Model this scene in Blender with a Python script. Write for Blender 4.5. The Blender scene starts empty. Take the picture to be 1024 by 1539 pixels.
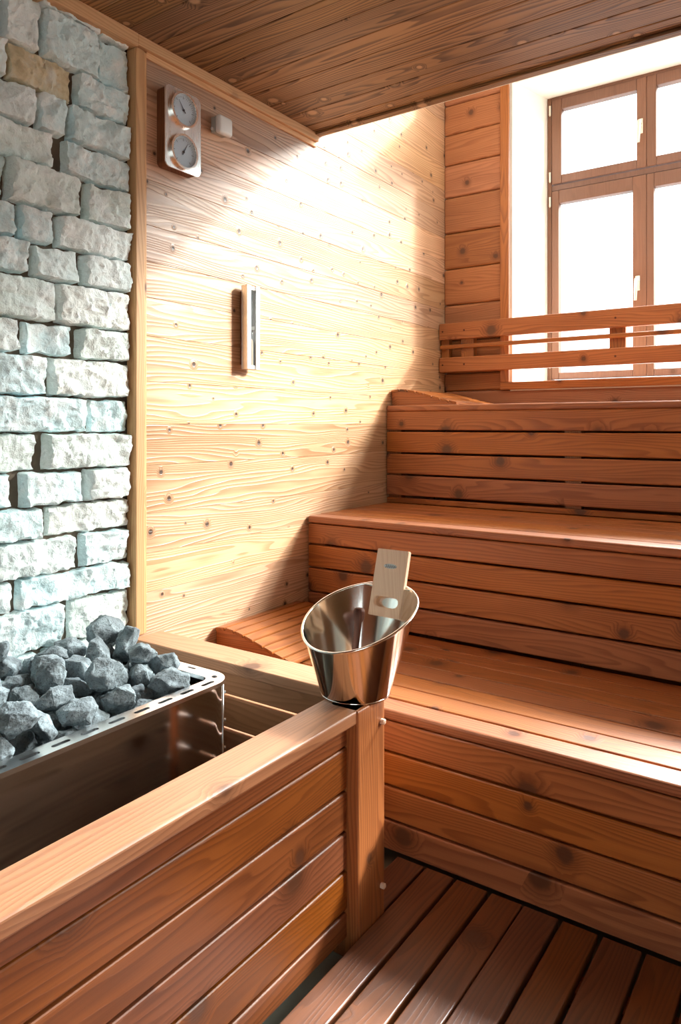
import bpy, bmesh, math, random
from mathutils import Vector, Matrix, Quaternion, noise
S = bpy.context.scene
COL = S.collection
R = math.radians
random.seed(7)

# ------------------------------------------------------------------ helpers
def link(name, bm, mats, parent=None, smooth=False, angle=None):
    me = bpy.data.meshes.new(name)
    bmesh.ops.recalc_face_normals(bm, faces=bm.faces[:])
    bm.to_mesh(me); bm.free()
    for m in (mats if isinstance(mats, (list, tuple)) else [mats]):
        me.materials.append(m)
    if smooth:
        for p in me.polygons:
            p.use_smooth = True
        if angle:
            me.set_sharp_from_angle(angle=R(angle))
    o = bpy.data.objects.new(name, me)
    COL.objects.link(o)
    if parent is not None:
        o.parent = parent
        o.matrix_parent_inverse = Matrix.Identity(4)
        if parent.type == 'EMPTY':          # vertices are given in world coordinates
            o.location = -Vector(parent.location)
    return o

def thing(name, label, cat, loc=(0, 0, 0), group=None):
    o = bpy.data.objects.new(name, None)
    COL.objects.link(o)
    o.empty_display_size = .05
    o.location = loc
    o['label'] = label
    o['category'] = cat
    if group:
        o['group'] = group
    return o

def tag(o, label, cat, group=None):
    o['label'] = label
    o['category'] = cat
    if group:
        o['group'] = group
    return o

def struct(o, label=None, cat=None):
    o['kind'] = 'structure'
    if label:
        o['label'] = label
        o['category'] = cat
    return o

def box(bm, a, b, r=0.0, seg=2, mat=0):
    """axis aligned box from corner a to corner b with rounded edges"""
    x0, y0, z0 = a; x1, y1, z1 = b
    v = [bm.verts.new(p) for p in ((x0, y0, z0), (x1, y0, z0), (x1, y1, z0), (x0, y1, z0),
                                   (x0, y0, z1), (x1, y0, z1), (x1, y1, z1), (x0, y1, z1))]
    fs = [bm.faces.new([v[i] for i in q]) for q in ((3, 2, 1, 0), (4, 5, 6, 7), (0, 1, 5, 4), (1, 2, 6, 5), (2, 3, 7, 6), (3, 0, 4, 7))]
    for f in fs:
        f.material_index = mat
    if r > 0:
        es = list({e for f in fs for e in f.edges})
        res = bmesh.ops.bevel(bm, geom=es, offset=r, segments=seg, affect='EDGES', profile=.5)
        for f in res['faces']:
            f.material_index = mat
    return v

def cyl(bm, c0, c1, r0, r1=None, n=24, cap=True, mat=0):
    r1 = r0 if r1 is None else r1
    c0 = Vector(c0); c1 = Vector(c1); d = (c1 - c0).normalized()
    a = d.orthogonal().normalized(); b = d.cross(a)
    A = []; B = []
    for i in range(n):
        t = 2 * math.pi * i / n
        u = a * math.cos(t) + b * math.sin(t)
        A.append(bm.verts.new(c0 + u * r0)); B.append(bm.verts.new(c1 + u * r1))
    for i in range(n):
        j = (i + 1) % n
        bm.faces.new((A[i], A[j], B[j], B[i])).material_index = mat
    if cap:
        bm.faces.new(A[::-1]).material_index = mat
        bm.faces.new(B).material_index = mat

def tube(bm, pts, r, n=10, closed=False):
    """round bar through pts"""
    P = [Vector(p) for p in pts]; L = len(P); rings = []
    up = None
    for i, p in enumerate(P):
        t = (P[(i + 1) % L] - P[i - 1]) if closed else (P[min(i + 1, L - 1)] - P[max(i - 1, 0)])
        t.normalize()
        if up is None:
            up = t.orthogonal().normalized()
        a = (up - t * up.dot(t)).normalized(); up = a
        b = t.cross(a)
        rr = r[i] if isinstance(r, (list, tuple)) else r
        rings.append([bm.verts.new(p + (a * math.cos(2 * math.pi * k / n) + b * math.sin(2 * math.pi * k / n)) * rr) for k in range(n)])
    for i in range(L if closed else L - 1):
        A = rings[i]; B = rings[(i + 1) % L]
        for k in range(n):
            bm.faces.new((A[k], A[(k + 1) % n], B[(k + 1) % n], B[k]))
    if not closed:
        bm.faces.new(rings[0][::-1]); bm.faces.new(rings[-1])

def extrude_poly(bm, pts2, f0, f1, mat=0):
    """closed 2D outline extruded between two mapping functions"""
    A = [bm.verts.new(f0(p)) for p in pts2]; B = [bm.verts.new(f1(p)) for p in pts2]
    n = len(A)
    bm.faces.new(A[::-1]).material_index = mat; bm.faces.new(B).material_index = mat
    for i in range(n):
        j = (i + 1) % n
        bm.faces.new((A[i], A[j], B[j], B[i])).material_index = mat

# ------------------------------------------------------------------ materials
class NT:
    def __init__(self, name):
        self.m = bpy.data.materials.new(name); self.m.use_nodes = True
        self.t = self.m.node_tree; self.n = self.t.nodes; self.l = self.t.links
        self.n.clear()
        self.out = self.n.new('ShaderNodeOutputMaterial')
    def new(self, typ, **kw):
        x = self.n.new(typ)
        for k, v in kw.items():
            setattr(x, k, v)
        return x
    def put(self, sock, v):
        if hasattr(v, 'bl_idname') or hasattr(v, 'is_linked'):
            self.l.new(v, sock)
        else:
            sock.default_value = v
    def math(self, op, a, b=None, c=None, clamp=False):
        x = self.new('ShaderNodeMath', operation=op, use_clamp=clamp)
        for i, v in enumerate((a, b, c)):
            if v is not None:
                self.put(x.inputs[i], v)
        return x.outputs[0]
    def noise(self, vec, scale, detail=3, rough=.55, dist=0, dim='3D'):
        x = self.new('ShaderNodeTexNoise', noise_dimensions=dim)
        self.l.new(vec, x.inputs['Vector'])
        x.inputs['Scale'].default_value = scale; x.inputs['Detail'].default_value = detail
        x.inputs['Roughness'].default_value = rough; x.inputs['Distortion'].default_value = dist
        return x.outputs['Fac']
    def comb(self, x, y, z):
        c = self.new('ShaderNodeCombineXYZ')
        for i, v in enumerate((x, y, z)):
            self.put(c.inputs[i], v)
        return c.outputs[0]
    def ramp(self, fac, stops, interp='LINEAR'):
        r = self.new('ShaderNodeValToRGB'); r.color_ramp.interpolation = interp
        el = r.color_ramp.elements
        while len(el) < len(stops):
            el.new(.5)
        for e, (p, c) in zip(el, stops):
            e.position = p; e.color = (*c, 1) if len(c) == 3 else c
        self.l.new(fac, r.inputs[0])
        return r.outputs[0]
    def mix(self, fac, a, b, mode='MIX'):
        x = self.new('ShaderNodeMix', data_type='RGBA', blend_type=mode)
        self.put(x.inputs[0], fac)
        for s, v in ((x.inputs[6], a), (x.inputs[7], b)):
            if isinstance(v, tuple):
                v = (*v, 1) if len(v) == 3 else v
            self.put(s, v)
        return x.outputs[2]
    def smooth(self, v, a, b):
        x = self.new('ShaderNodeMapRange', interpolation_type='SMOOTHSTEP')
        self.put(x.inputs[0], v)
        x.inputs[1].default_value = a; x.inputs[2].default_value = b
        x.inputs[3].default_value = 0; x.inputs[4].default_value = 1
        return x.outputs[0]
    def bump(self, h, strength, dist):
        b = self.new('ShaderNodeBump'); b.inputs['Strength'].default_value = strength
        b.inputs['Distance'].default_value = dist
        self.l.new(h, b.inputs['Height'])
        return b.outputs[0]
    def bsdf(self, **kw):
        p = self.new('ShaderNodeBsdfPrincipled')
        for k, v in kw.items():
            self.put(p.inputs[k], v)
        self.l.new(p.outputs[0], self.out.inputs[0])
        return p

def wood(name, axis, light, dark, knot=(.10, .035, .015), kscale=5.0, kamount=.45, ksize=.085, rough=.42,
         bump=.2, ring=.52, tone=.26, coat=0.0, spec=.5):
    """planed softwood: growth-ring contours, fibres, knots and a tone that differs from board to board"""
    t = NT(name)
    tc = t.new('ShaderNodeTexCoord'); sp = t.new('ShaderNodeSeparateXYZ')
    t.l.new(tc.outputs['Object'], sp.inputs[0])
    X, Y, Z = sp.outputs
    g, a, b = {'X': (X, Y, Z), 'Y': (Y, X, Z), 'Z': (Z, X, Y)}[axis]
    rnd = t.new('ShaderNodeNewGeometry').outputs['Random Per Island']
    g = t.math('ADD', g, t.math('MULTIPLY', rnd, 37.3))
    v = t.math('ADD', t.math('ADD', a, b), t.math('MULTIPLY', rnd, 11.7))
    # knots (round, on the board face)
    kv = t.comb(g, v, 0.0)
    vo = t.new('ShaderNodeTexVoronoi', voronoi_dimensions='2D', feature='F1')
    t.l.new(kv, vo.inputs['Vector']); vo.inputs['Scale'].default_value = kscale; vo.inputs['Randomness'].default_value = .95
    sc = t.new('ShaderNodeSeparateColor'); t.l.new(vo.outputs['Color'], sc.inputs[0])
    pick = t.smooth(sc.outputs[0], 1 - kamount, 1 - kamount + .02)
    size = t.math('MULTIPLY_ADD', sc.outputs[1], .9, .45)
    d = t.math('DIVIDE', vo.outputs['Distance'], t.math('MULTIPLY', size, ksize))
    wob = t.noise(kv, 40, 2)
    d = t.math('ADD', d, t.math('MULTIPLY_ADD', wob, .5, -.25))
    core = t.math('MULTIPLY', t.math('SUBTRACT', 1.0, t.smooth(d, .55, 1.15)), pick)
    halo = t.math('MULTIPLY', t.math('SUBTRACT', 1.0, t.smooth(d, .7, 2.5)), pick)
    # growth rings: contour lines of a stretched noise, bent round the knots
    rv = t.comb(t.math('MULTIPLY', g, .55), t.math('MULTIPLY', v, 5.0), t.math('MULTIPLY', rnd, 50.0))
    n1 = t.noise(rv, 1.6, 2, .45)
    f = t.math('ADD', t.math('MULTIPLY', n1, 15.0), t.math('MULTIPLY', v, 70.0))
    f = t.math('ADD', f, t.math('MULTIPLY', halo, 2.4))
    fr = t.math('FRACT', f)
    ringv = t.math('MULTIPLY', t.smooth(fr, .25, .88), t.math('SUBTRACT', 1.0, t.smooth(fr, .90, 1.0)))
    fv = t.comb(t.math('MULTIPLY', g, 3.0), t.math('MULTIPLY', v, 260.0), 0.0)
    fib = t.noise(fv, 1.0, 3, .6)
    blot = t.noise(t.comb(t.math('MULTIPLY', g, 1.1), t.math('MULTIPLY', v, 7.0), rnd), 1.7, 3, .55)
    fac = t.math('ADD', t.math('MULTIPLY', ringv, ring), t.math('MULTIPLY_ADD', fib, .62, -.20))
    fac = t.math('ADD', fac, t.math('MULTIPLY_ADD', blot, .9, -.45), clamp=True)
    col = t.mix(fac, light, dark)
    hs = t.new('ShaderNodeHueSaturation')
    t.l.new(col, hs.inputs['Color'])
    wn = t.new('ShaderNodeTexWhiteNoise', noise_dimensions='1D'); t.l.new(rnd, wn.inputs['W'])
    t.put(hs.inputs['Value'], t.math('MULTIPLY_ADD', wn.outputs['Value'], tone, 1 - tone * .5))
    t.put(hs.inputs['Hue'], t.math('MULTIPLY_ADD', rnd, .006, .496))
    t.put(hs.inputs['Saturation'], t.math('MULTIPLY_ADD', rnd, .14, .93))
    col = hs.outputs[0]
    col = t.mix(t.math('MULTIPLY', halo, .5), col, tuple(c * .5 for c in dark))
    col = t.mix(t.math('MULTIPLY', core, .88), col, knot)
    h = t.math('ADD', t.math('MULTIPLY', ringv, .8), t.math('MULTIPLY', fib, .5))
    h = t.math('SUBTRACT', h, t.math('MULTIPLY', core, 1.2))
    t.bsdf(**{'Base Color': col, 'Roughness': t.math('MULTIPLY_ADD', fib, .12, rough - .06), 'Normal': t.bump(h, bump, .0012),
              'Coat Weight': coat, 'Coat Roughness': .38, 'Specular IOR Level': spec})
    return t.m

def plain(name, col, rough=.5, metal=0.0, spec=.5, noise_amt=0.0, nscale=40, bump=0.0):
    t = NT(name)
    tc = t.new('ShaderNodeTexCoord')
    n = t.noise(tc.outputs['Object'], nscale, 4)
    c = t.mix(t.math('MULTIPLY', n, noise_amt), col, tuple(x * .45 for x in col)) if noise_amt else (*col, 1)
    kw = {'Base Color': c, 'Roughness': rough, 'Metallic': metal, 'Specular IOR Level': spec}
    if bump:
        kw['Normal'] = t.bump(n, bump, .002)
    t.bsdf(**kw)
    return t.m

def steel(name, col=(.80, .79, .77), rough=.12, axis='Z', aniso_noise=.08):
    t = NT(name)
    tc = t.new('ShaderNodeTexCoord'); mp = t.new('ShaderNodeMapping')
    t.l.new(tc.outputs['Object'], mp.inputs[0])
    mp.inputs['Scale'].default_value = {'Z': (220, 220, 4), 'X': (4, 220, 220), 'Y': (220, 4, 220)}[axis]
    n = t.noise(mp.outputs[0], 1, 3)
    t.bsdf(**{'Base Color': (*col, 1), 'Metallic': 1.0, 'Roughness': t.math('MULTIPLY_ADD', n, aniso_noise, rough - aniso_noise / 2)})
    return t.m

def glass(name, tint=(.97, .99, .985), fres=1.45):
    t = NT(name)
    tr = t.new('ShaderNodeBsdfTransparent'); tr.inputs[0].default_value = (*tint, 1)
    gl = t.new('ShaderNodeBsdfGlossy'); gl.inputs['Roughness'].default_value = .02
    lw = t.new('ShaderNodeLayerWeight'); f5 = t.math('POWER', lw.outputs['Facing'], 5.0)
    mx = t.new('ShaderNodeMixShader')
    t.l.new(t.math('MULTIPLY_ADD', f5, .9, .04), mx.inputs[0]); t.l.new(tr.outputs[0], mx.inputs[1]); t.l.new(gl.outputs[0], mx.inputs[2])
    t.l.new(mx.outputs[0], t.out.inputs[0])
    return t.m

OR_L, OR_D = (.43, .145, .038), (.19, .050, .012)
W_BENCH = wood('bench_wood', 'X', OR_L, OR_D, rough=.40, kscale=4.2, kamount=.5, ksize=.105, coat=.25, spec=.4)
W_BENCH_END = wood('bench_wood_across', 'Y', OR_L, OR_D, rough=.42, kscale=3.6, coat=.1)
W_UP = wood('post_wood', 'Z', OR_L, OR_D, rough=.40, coat=.25)
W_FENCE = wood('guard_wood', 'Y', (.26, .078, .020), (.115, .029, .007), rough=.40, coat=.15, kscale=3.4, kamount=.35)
W_INNER_LIT = wood('guard_inner_wood_lit', 'Y', (.56, .37, .26), (.17, .10, .065), rough=.6, kscale=3, kamount=.4, ring=.7)  # light from the sunlit stone wall put into the colour, paler than outer boards
W_CAP_X = wood('cap_wood', 'X', (.50, .265, .14), (.34, .165, .075), rough=.5, kscale=3.0, kamount=.3)
W_CAP_Y = wood('cap_wood_long', 'Y', (.40, .172, .074), (.22, .08, .030), rough=.40, kscale=3.0, kamount=.3, coat=.4)
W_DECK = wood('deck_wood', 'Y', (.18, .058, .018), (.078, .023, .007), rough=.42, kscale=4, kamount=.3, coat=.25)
W_WALL = wood('wall_panel_wood', 'Y', (.64, .395, .235), (.34, .168, .08), knot=(.03, .016, .012), kscale=8.0, kamount=.5, ksize=.066, rough=.38, bump=.6, ring=.62, tone=.40, spec=.7)
W_BACK = wood('log_panel_wood', 'X', (.40, .150, .056), (.22, .07, .024), kscale=5, kamount=.5, rough=.55)
W_CEIL = wood('ceiling_wood', 'X', (.33, .175, .073), (.085, .036, .013), knot=(.50, .30, .16), kscale=5, kamount=.5, ksize=.09, rough=.5, ring=.8, tone=.35)
W_TRIM_Y = wood('trim_wood', 'Y', (.74, .46, .25), (.55, .29, .13), rough=.55, kscale=4, kamount=.3)
W_TRIM_Z = wood('trim_wood_upright', 'Z', (.70, .42, .21), (.46, .23, .095), rough=.55, kscale=4, kamount=.3)
W_WIN_Z = wood('sash_wood_upright', 'Z', (.20, .088, .050), (.13, .052, .028), rough=.45, kamount=.1, ring=.3)
W_WIN_X = wood('sash_wood', 'X', (.20, .088, .050), (.13, .052, .028), rough=.45, kamount=.1, ring=.3)
W_HANDLE = wood('pail_handle_wood', 'Z', (.90, .64, .46), (.76, .47, .30), rough=.5, kamount=0.0, ring=.35, tone=.05)
W_LADLE = wood('ladle_wood', 'Z', (.11, .034, .017), (.055, .016, .009), rough=.5, kamount=0.0, spec=.25)
W_DARK = wood('dark_backing_wood', 'Z', (.22, .085, .035), (.12, .04, .017), rough=.5, kamount=0.0)
M_STEEL = steel('polished_steel', (.97, .94, .88), .12)
M_BODY = steel('heater_steel', (.60, .58, .57), .09, 'Y', .05)
M_RIM = steel('rim_steel', (.86, .86, .86), .22, 'Y')
M_BRUSH = steel('brushed_steel', (.78, .76, .74), .28, 'Z')
M_BLACK = plain('dark_void', (.012, .011, .010), .8)
M_WHITE = plain('white_plastic', (.80, .82, .80), .4)
M_DIAL = plain('dial_paper', (.62, .70, .82), .6)
M_INK = plain('dial_ink', (.05, .06, .09), .6)
M_SAND = plain('timer_sand', (.40, .32, .24), .9, noise_amt=.4, nscale=900)
M_BRASS = plain('handle_metal', (.86, .80, .68), .3, metal=.6)
M_CONC = plain('concrete', (.32, .33, .27), .85, noise_amt=.5, nscale=18, bump=.3)
M_PLASTER = plain('reveal_paint', (.86, .82, .74), .7, noise_amt=.04)
M_GLASS = glass('window_glass')
M_COVER = glass('clear_cover')
# ------------------------------------------------------------------ stone materials
def stone_mat(name):
    t = NT(name)
    tc = t.new('ShaderNodeTexCoord')
    v = tc.outputs['Object']
    rnd = t.new('ShaderNodeNewGeometry').outputs['Random Per Island']
    base = t.ramp(rnd, [(0, (.68, .86, .88)), (.18, (.76, .87, .86)), (.34, (.64, .84, .87)), (.5, (.82, .90, .88)), (.62, (.74, .84, .80)), (.74, (.70, .88, .91)), (.88, (.82, .87, .83)), (1, (.62, .79, .82))], 'CONSTANT')
    n1 = t.noise(v, 9, 5, .6)
    n2 = t.noise(v, 60, 5, .65)
    n3 = t.noise(v, 26, 4, .6, .6)
    c = t.mix(t.smooth(n1, .42, .68), base, (.86, .93, .92))
    c = t.mix(t.math('MULTIPLY', t.smooth(n3, .56, .75), .32), c, (.44, .50, .48))
    c = t.mix(t.math('MULTIPLY', t.smooth(n2, .55, .75), .35), c, (.26, .32, .33))
    h = t.math('ADD', t.math('MULTIPLY', n2, .6), t.math('MULTIPLY', n3, 1.0))
    t.bsdf(**{'Base Color': c, 'Roughness': .9, 'Normal': t.bump(h, .8, .010), 'Specular IOR Level': .25})
    return t.m

def ochre_mat(name):
    t = NT(name)
    v = t.new('ShaderNodeTexCoord').outputs['Object']
    n1 = t.noise(v, 16, 5, .6)
    c = t.ramp(n1, [(.3, (.50, .40, .24)), (.5, (.66, .56, .37)), (.68, (.68, .66, .56))])
    t.bsdf(**{'Base Color': c, 'Roughness': .9, 'Normal': t.bump(t.noise(v, 50, 5, .6), .6, .008), 'Specular IOR Level': .25})
    return t.m

def rock_mat(name):
    t = NT(name)
    v = t.new('ShaderNodeTexCoord').outputs['Object']
    rnd = t.new('ShaderNodeObjectInfo').outputs['Random']
    n1 = t.noise(v, 22, 4, .6)
    n2 = t.noise(v, 190, 3, .7)
    a = t.mix(rnd, (.11, .132, .143), (.19, .225, .24))
    c = t.mix(t.smooth(n1, .35, .7), a, (.33, .40, .425))
    c = t.mix(t.math('MULTIPLY', t.smooth(n2, .52, .66), .75), c, (.06, .07, .075))
    c = t.mix(t.math('MULTIPLY', t.smooth(n2, .30, .42), -.6), c, (.62, .68, .70))
    h = t.math('ADD', t.math('MULTIPLY', n2, .5), n1)
    t.bsdf(**{'Base Color': c, 'Roughness': .85, 'Normal': t.bump(h, .9, .006), 'Specular IOR Level': .4})
    return t.m

M_STONE = stone_mat('ashlar_stone'); M_OCHRE = ochre_mat('ochre_stone'); M_ROCK = rock_mat('heater_rock')
M_MORTAR = plain('mortar', (.16, .125, .09), .95, noise_amt=.6, nscale=30, bump=.8)

# main planes of the room (metres; x=0 panelled wall, z=0 top of the floor grating)
Y1, Z1 = 1.6457, .43
Y2, Z2 = 2.3749, .885
Y3, Z3 = 3.0647, 1.400
YB = 3.749; YW = 4.39
ZC, YC = 2.638, 2.433
XR = 7.2; YREAR = -2.2; ZTOP = 4.5
BX = 4.6           # right end of the benches

# ------------------------------------------------------------------ setting: floor, walls, ceilings
bm = bmesh.new(); box(bm, (-.4, YREAR - .2, -.2), (XR + .2, 4.45, -.07)); o = link('floor', bm, M_CONC); struct(o)

bm = bmesh.new()
z = -.07; k = 0
zs = [.03, .162, .296, .43, .555, .708, .846, .985, 1.155, 1.30, 1.45, 1.61, 1.745, 1.872, 2.00, 2.16, 2.30, 2.44, 2.59]
while zs[-1] < ZTOP: zs.append(zs[-1] + .14)
lo = -.07
for z in zs:
    cut = 1.405
    box(bm, (-.022, cut, lo + .0004), (0, YW - .64 + .02, z - .0004), .0009, 1)
    lo = z
o = link('wall_left', bm, W_WALL); struct(o)
bm = bmesh.new(); box(bm, (-.30, 1.4055, -.07), (-.0225, YW + .05, ZTOP)); o = link('wall_left_backing', bm, M_MORTAR); struct(o)

# rough stone part of the left wall
rows = [2.76, 2.66, 2.579, 2.43, 2.318, 2.201, 2.089, 1.959, 1.852, 1.746, 1.614, 1.511, 1.385, 1.271, 1.154, 1.047, .946, .832, .738, .605, .47, .35, .22, .10, -.07]
PX = {0: .91}
def ypx(p):          # position along the wall, from the near edge of what the photograph shows (0) to the wooden trim (199)
    return .9104 + p * (.00205 + p * 1.72e-6)
joints = {1: [55, 60, 150, 152], 2: [0, 8, 60, 66, 148, 152], 3: [12, 14, 112, 117], 4: [55, 60, 100, 106], 5: [82, 99], 6: [8, 13, 120, 130], 7: [28, 31, 80, 88],
          8: [45, 52, 118, 126], 9: [84, 88], 10: [28, 38, 110, 120], 11: [70, 78], 12: [134, 138], 13: [55, 70], 14: [22, 36, 124, 132],
          15: [65, 75], 16: [117, 125], 17: [22, 31], 18: [97, 108], 19: [60, 68, 140, 146]}
def stone(bm, y0, y1, z0, z1, seed, mat):
    w = y1 - y0; h = z1 - z0
    nu = max(6, int(w / .006)); nv = max(6, int(h / .006))
    r = random.Random(seed)
    dep = r.uniform(-.012, .016); ta = r.uniform(-.05, .05); tb = r.uniform(-.12, .12)
    G = []
    for j in range(nv + 1):
        row = []
        for i in range(nu + 1):
            u = i / nu; v = j / nv
            y = y0 + w * u; z = z0 + h * v
            e = min(u * w, (1 - u) * w, v * h, (1 - v) * h)
            p = Vector((seed * 3.7, y * 9, z * 9))
            q = Vector((seed * 1.3, y * 30, z * 30))
            wy = noise.noise(p * 1.8) * .007 + noise.noise(q) * .005 + noise.noise(q * 2.7) * .003
            wz = noise.noise(p * 1.8 + Vector((5, 5, 5))) * .006 + noise.noise(q + Vector((9, 1, 2))) * .005 + noise.noise(q * 2.7 + Vector((9, 1, 2))) * .003
            c = min(1, e / .0085); dome = math.sqrt(max(0, 1 - (1 - c) ** 2))
            f = noise.noise(p) * .012 - abs(noise.noise(p * 2.1)) * .014 + noise.noise(q) * .006 - abs(noise.noise(q * 1.6)) * .010 - abs(noise.noise(q * 3.4)) * .007 + noise.noise(q * 6.1) * .0030 + .008
            ch = noise.noise(p * .9 + Vector((3, 7, 1)))
            if ch > .2:
                f -= (ch - .2) * .04
            x = -.050 + max(.046 + dep + f + ta * (u - .5) * w + tb * (v - .5) * h, .020) * dome
            row.append(bm.verts.new((x, y + wy * (.5 + .5 * c), z + wz)))
        G.append(row)
    for j in range(nv):
        for i in range(nu):
            bm.faces.new((G[j][i], G[j][i + 1], G[j + 1][i + 1], G[j + 1][i])).material_index = mat
bm = bmesh.new()
rs = random.Random(11); sd = 1
for k in range(len(rows) - 1):
    zt, zb = rows[k], rows[k + 1]
    J = joints.get(k)
    spans = []
    if J:
        edges = [None] + J + [197]
        y = ypx(J[0]) if J[0] > 2 else ypx(0)
        first = y - rs.uniform(.28, .42)
        st = [first] + [ypx(p) for p in J] + [ypx(197)]
        for a in range(0, len(st) - 1, 2):
            spans.append((st[a], st[a + 1]))
        y = first - .012
    else:
        y = ypx(197)
        while y > .8:
            w = rs.uniform(.2, .38); spans.append((y - w, y)); y -= w + .014
    while y > YREAR + 1.2:
        w = rs.uniform(.22, .42); spans.append((y - w, y)); y -= w + .014
    for (a, b) in spans:
        if b - a < .012: continue
        och = 1 if (k == 3 and abs(b - ypx(112)) < .01) else 0
        stone(bm, a + .001, b - .001, zb + .0015, zt - .0015, sd, och)
        sd += 1
n_st = len(bm.faces)
box(bm, (-.16, YREAR, -.07), (-.040, 1.404, ZC + .12), mat=2)
o = link('wall_stone', bm, [M_STONE, M_OCHRE, M_MORTAR], smooth=True, angle=50); struct(o)

# trims on the left wall
bm = bmesh.new(); box(bm, (-.03, 1.386, .573), (.020, 1.424, 2.592), .003); box(bm, (-.03, 1.4245, .573), (.013, 1.438, 2.592), .002)
o = link('trim_1', bm, W_TRIM_Z); struct(o)
bm = bmesh.new(); box(bm, (-.03, YREAR, 2.593), (.026, 1.392, 2.638), .003)
o = link('trim_2', bm, W_TRIM_Y); struct(o)
bm = bmesh.new(); box(bm, (0, 1.393, 2.600), (.024, YC + .0, 2.638), .003); box(bm, (0, 1.44, 2.578), (.010, YC, 2.5995), .002)
o = link('trim_3', bm, W_TRIM_Y); struct(o)

# back wall: rounded log boards left of and under the window
bm = bmesh.new()
zl = [-.07, .15, .366, .582, .798, 1.014, 1.23, 1.40, 1.501]
for a, b in zip(zl, zl[1:]):
    box(bm, (.0, YB, a + .001), (XR, YB + .035, b - .001), .012, 3)
zl = [1.501, 1.609, 1.807, 2.024, 2.242, 2.46, 2.677, 2.875, 3.06, 3.24, 3.44, 3.65, 3.86, 4.07, 4.28, 4.5]
for a, b in zip(zl, zl[1:]):
    box(bm, (.0, YB, a + .001), (.40, YB + .035, b - .001), .014, 3)
o = link('wall_back', bm, W_BACK); struct(o)
bm = bmesh.new()
box(bm, (-.2, YB + .036, -.07), (.4235, YW + .05, ZTOP))                   # masonry beside the opening
box(bm, (.4235, YB + .036, -.07), (XR, YW + .05, 1.545))                   # under the opening
extrude_poly(bm, [(YB, 3.292), (YW + .05, 3.4255), (YW + .05, 3.46), (YB, 3.33)], lambda p: (.4235, p[0], p[1]), lambda p: (1.40, p[0], p[1]))
box(bm, (4.36, YB, 2.86), (XR, YW + .05, ZTOP))
box(bm, (.4235, YB + .002, 1.46), (XR, YB + .035, 1.501))
o = link('wall_back_masonry', bm, M_PLASTER); struct(o)
# casing round the window opening
bm = bmesh.new(); box(bm, (.370, YB - .020, 1.545), (.4235, YB - .0005, ZTOP - .02), .003)
o = link('trim_4', bm, W_UP); struct(o)
bm = bmesh.new(); box(bm, (.370, YB - .020, 1.501), (XR, YB + .035, 1.5445), .003)
o = link('trim_5', bm, W_BENCH); struct(o)

# window with wooden sashes
win = bpy.data.objects.new('window_1', None); COL.objects.link(win); win.location = (.4235, YW, 1.545); win['kind'] = 'structure'
bm = bmesh.new()
box(bm, (.4245, YW + .0, 1.546), (.452, YW + .06, 3.425), .003)
box(bm, (1.385, YW, 1.546), (1.42, YW + .06, 3.425), .003)
box(bm, (.452, YW + .004, 2.812), (1.385, YW + .06, 2.846), .002)
box(bm, (.452, YW + .0, 1.546), (1.385, YW + .06, 1.588), .003)
box(bm, (.452, YW + .0, 3.398), (1.385, YW + .06, 3.425), .003)
link('window_frame', bm, W_WIN_Z, win)
def sash(x0, x1, z0, z1, gx0, gx1, gz0, gz1, handle=None):
    bm = bmesh.new(); y0, y1 = YW - .012, YW + .045
    box(bm, (x0, y0, z0), (gx0, y1, z1), .004); box(bm, (gx1, y0, z0), (x1, y1, z1), .004)
    box(bm, (gx0 + .0003, y0 + .0005, z0), (gx1 - .0003, y1, gz0), .004); box(bm, (gx0 + .0003, y0 + .0005, gz1), (gx1 - .0003, y1, z1), .004)
    s = link('sash', bm, W_WIN_Z, win)
    bm = bmesh.new(); box(bm, (gx0 - .008, YW + .018, gz0 - .008), (gx1 + .008, YW + .024, gz1 + .008))
    link('glass_pane', bm, M_GLASS, s)
    if handle:
        hx, hz, L = handle
        bm = bmesh.new()
        box(bm, (hx - .013, y0 - .009, hz - .045), (hx + .013, y0 - .0002, hz + .045), .004, 3)
        cyl(bm, (hx, y0 - .009, hz + .01), (hx, y0 - .045, hz + .01), .009, n=16)
        tube(bm, [(hx, y0 - .045, hz + .022), (hx, y0 - .047, hz), (hx - .002, y0 - .050, hz - L * .5), (hx - .004, y0 - .047, hz - L)], [.010, .011, .010, .008], 12)
        h = link('window_handle', bm, M_BRASS, s, True, 40); h['label'] = 'pale metal lever handle'
    return s
sl = sash(.456, 1.0335, 2.852, 3.394, .520, .978, 2.905, 3.327, (1.002, 3.10, .11))
sash(.456, 1.0335, 1.592, 2.806, .502, .955, 1.634, 2.724, (.985, 2.155, .11))
sash(1.0345, 1.381, 2.852, 3.394, 1.090, 1.335, 2.905, 3.327)
sash(1.0345, 1.381, 1.592, 2.806, 1.076, 1.335, 1.634, 2.724)
for hz in (3.33, 2.90, 2.74, 1.70):
    bm = bmesh.new(); cyl(bm, (.446, YW - .016, hz - .03), (.446, YW - .016, hz + .03), .0065, n=12)
    cyl(bm, (.446, YW - .016, hz - .036), (.446, YW - .016, hz - .030), .004, n=10)
    h = link('hinge', bm, M_BRASS, win, True, 40); h['label'] = 'small metal hinge pin'
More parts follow.
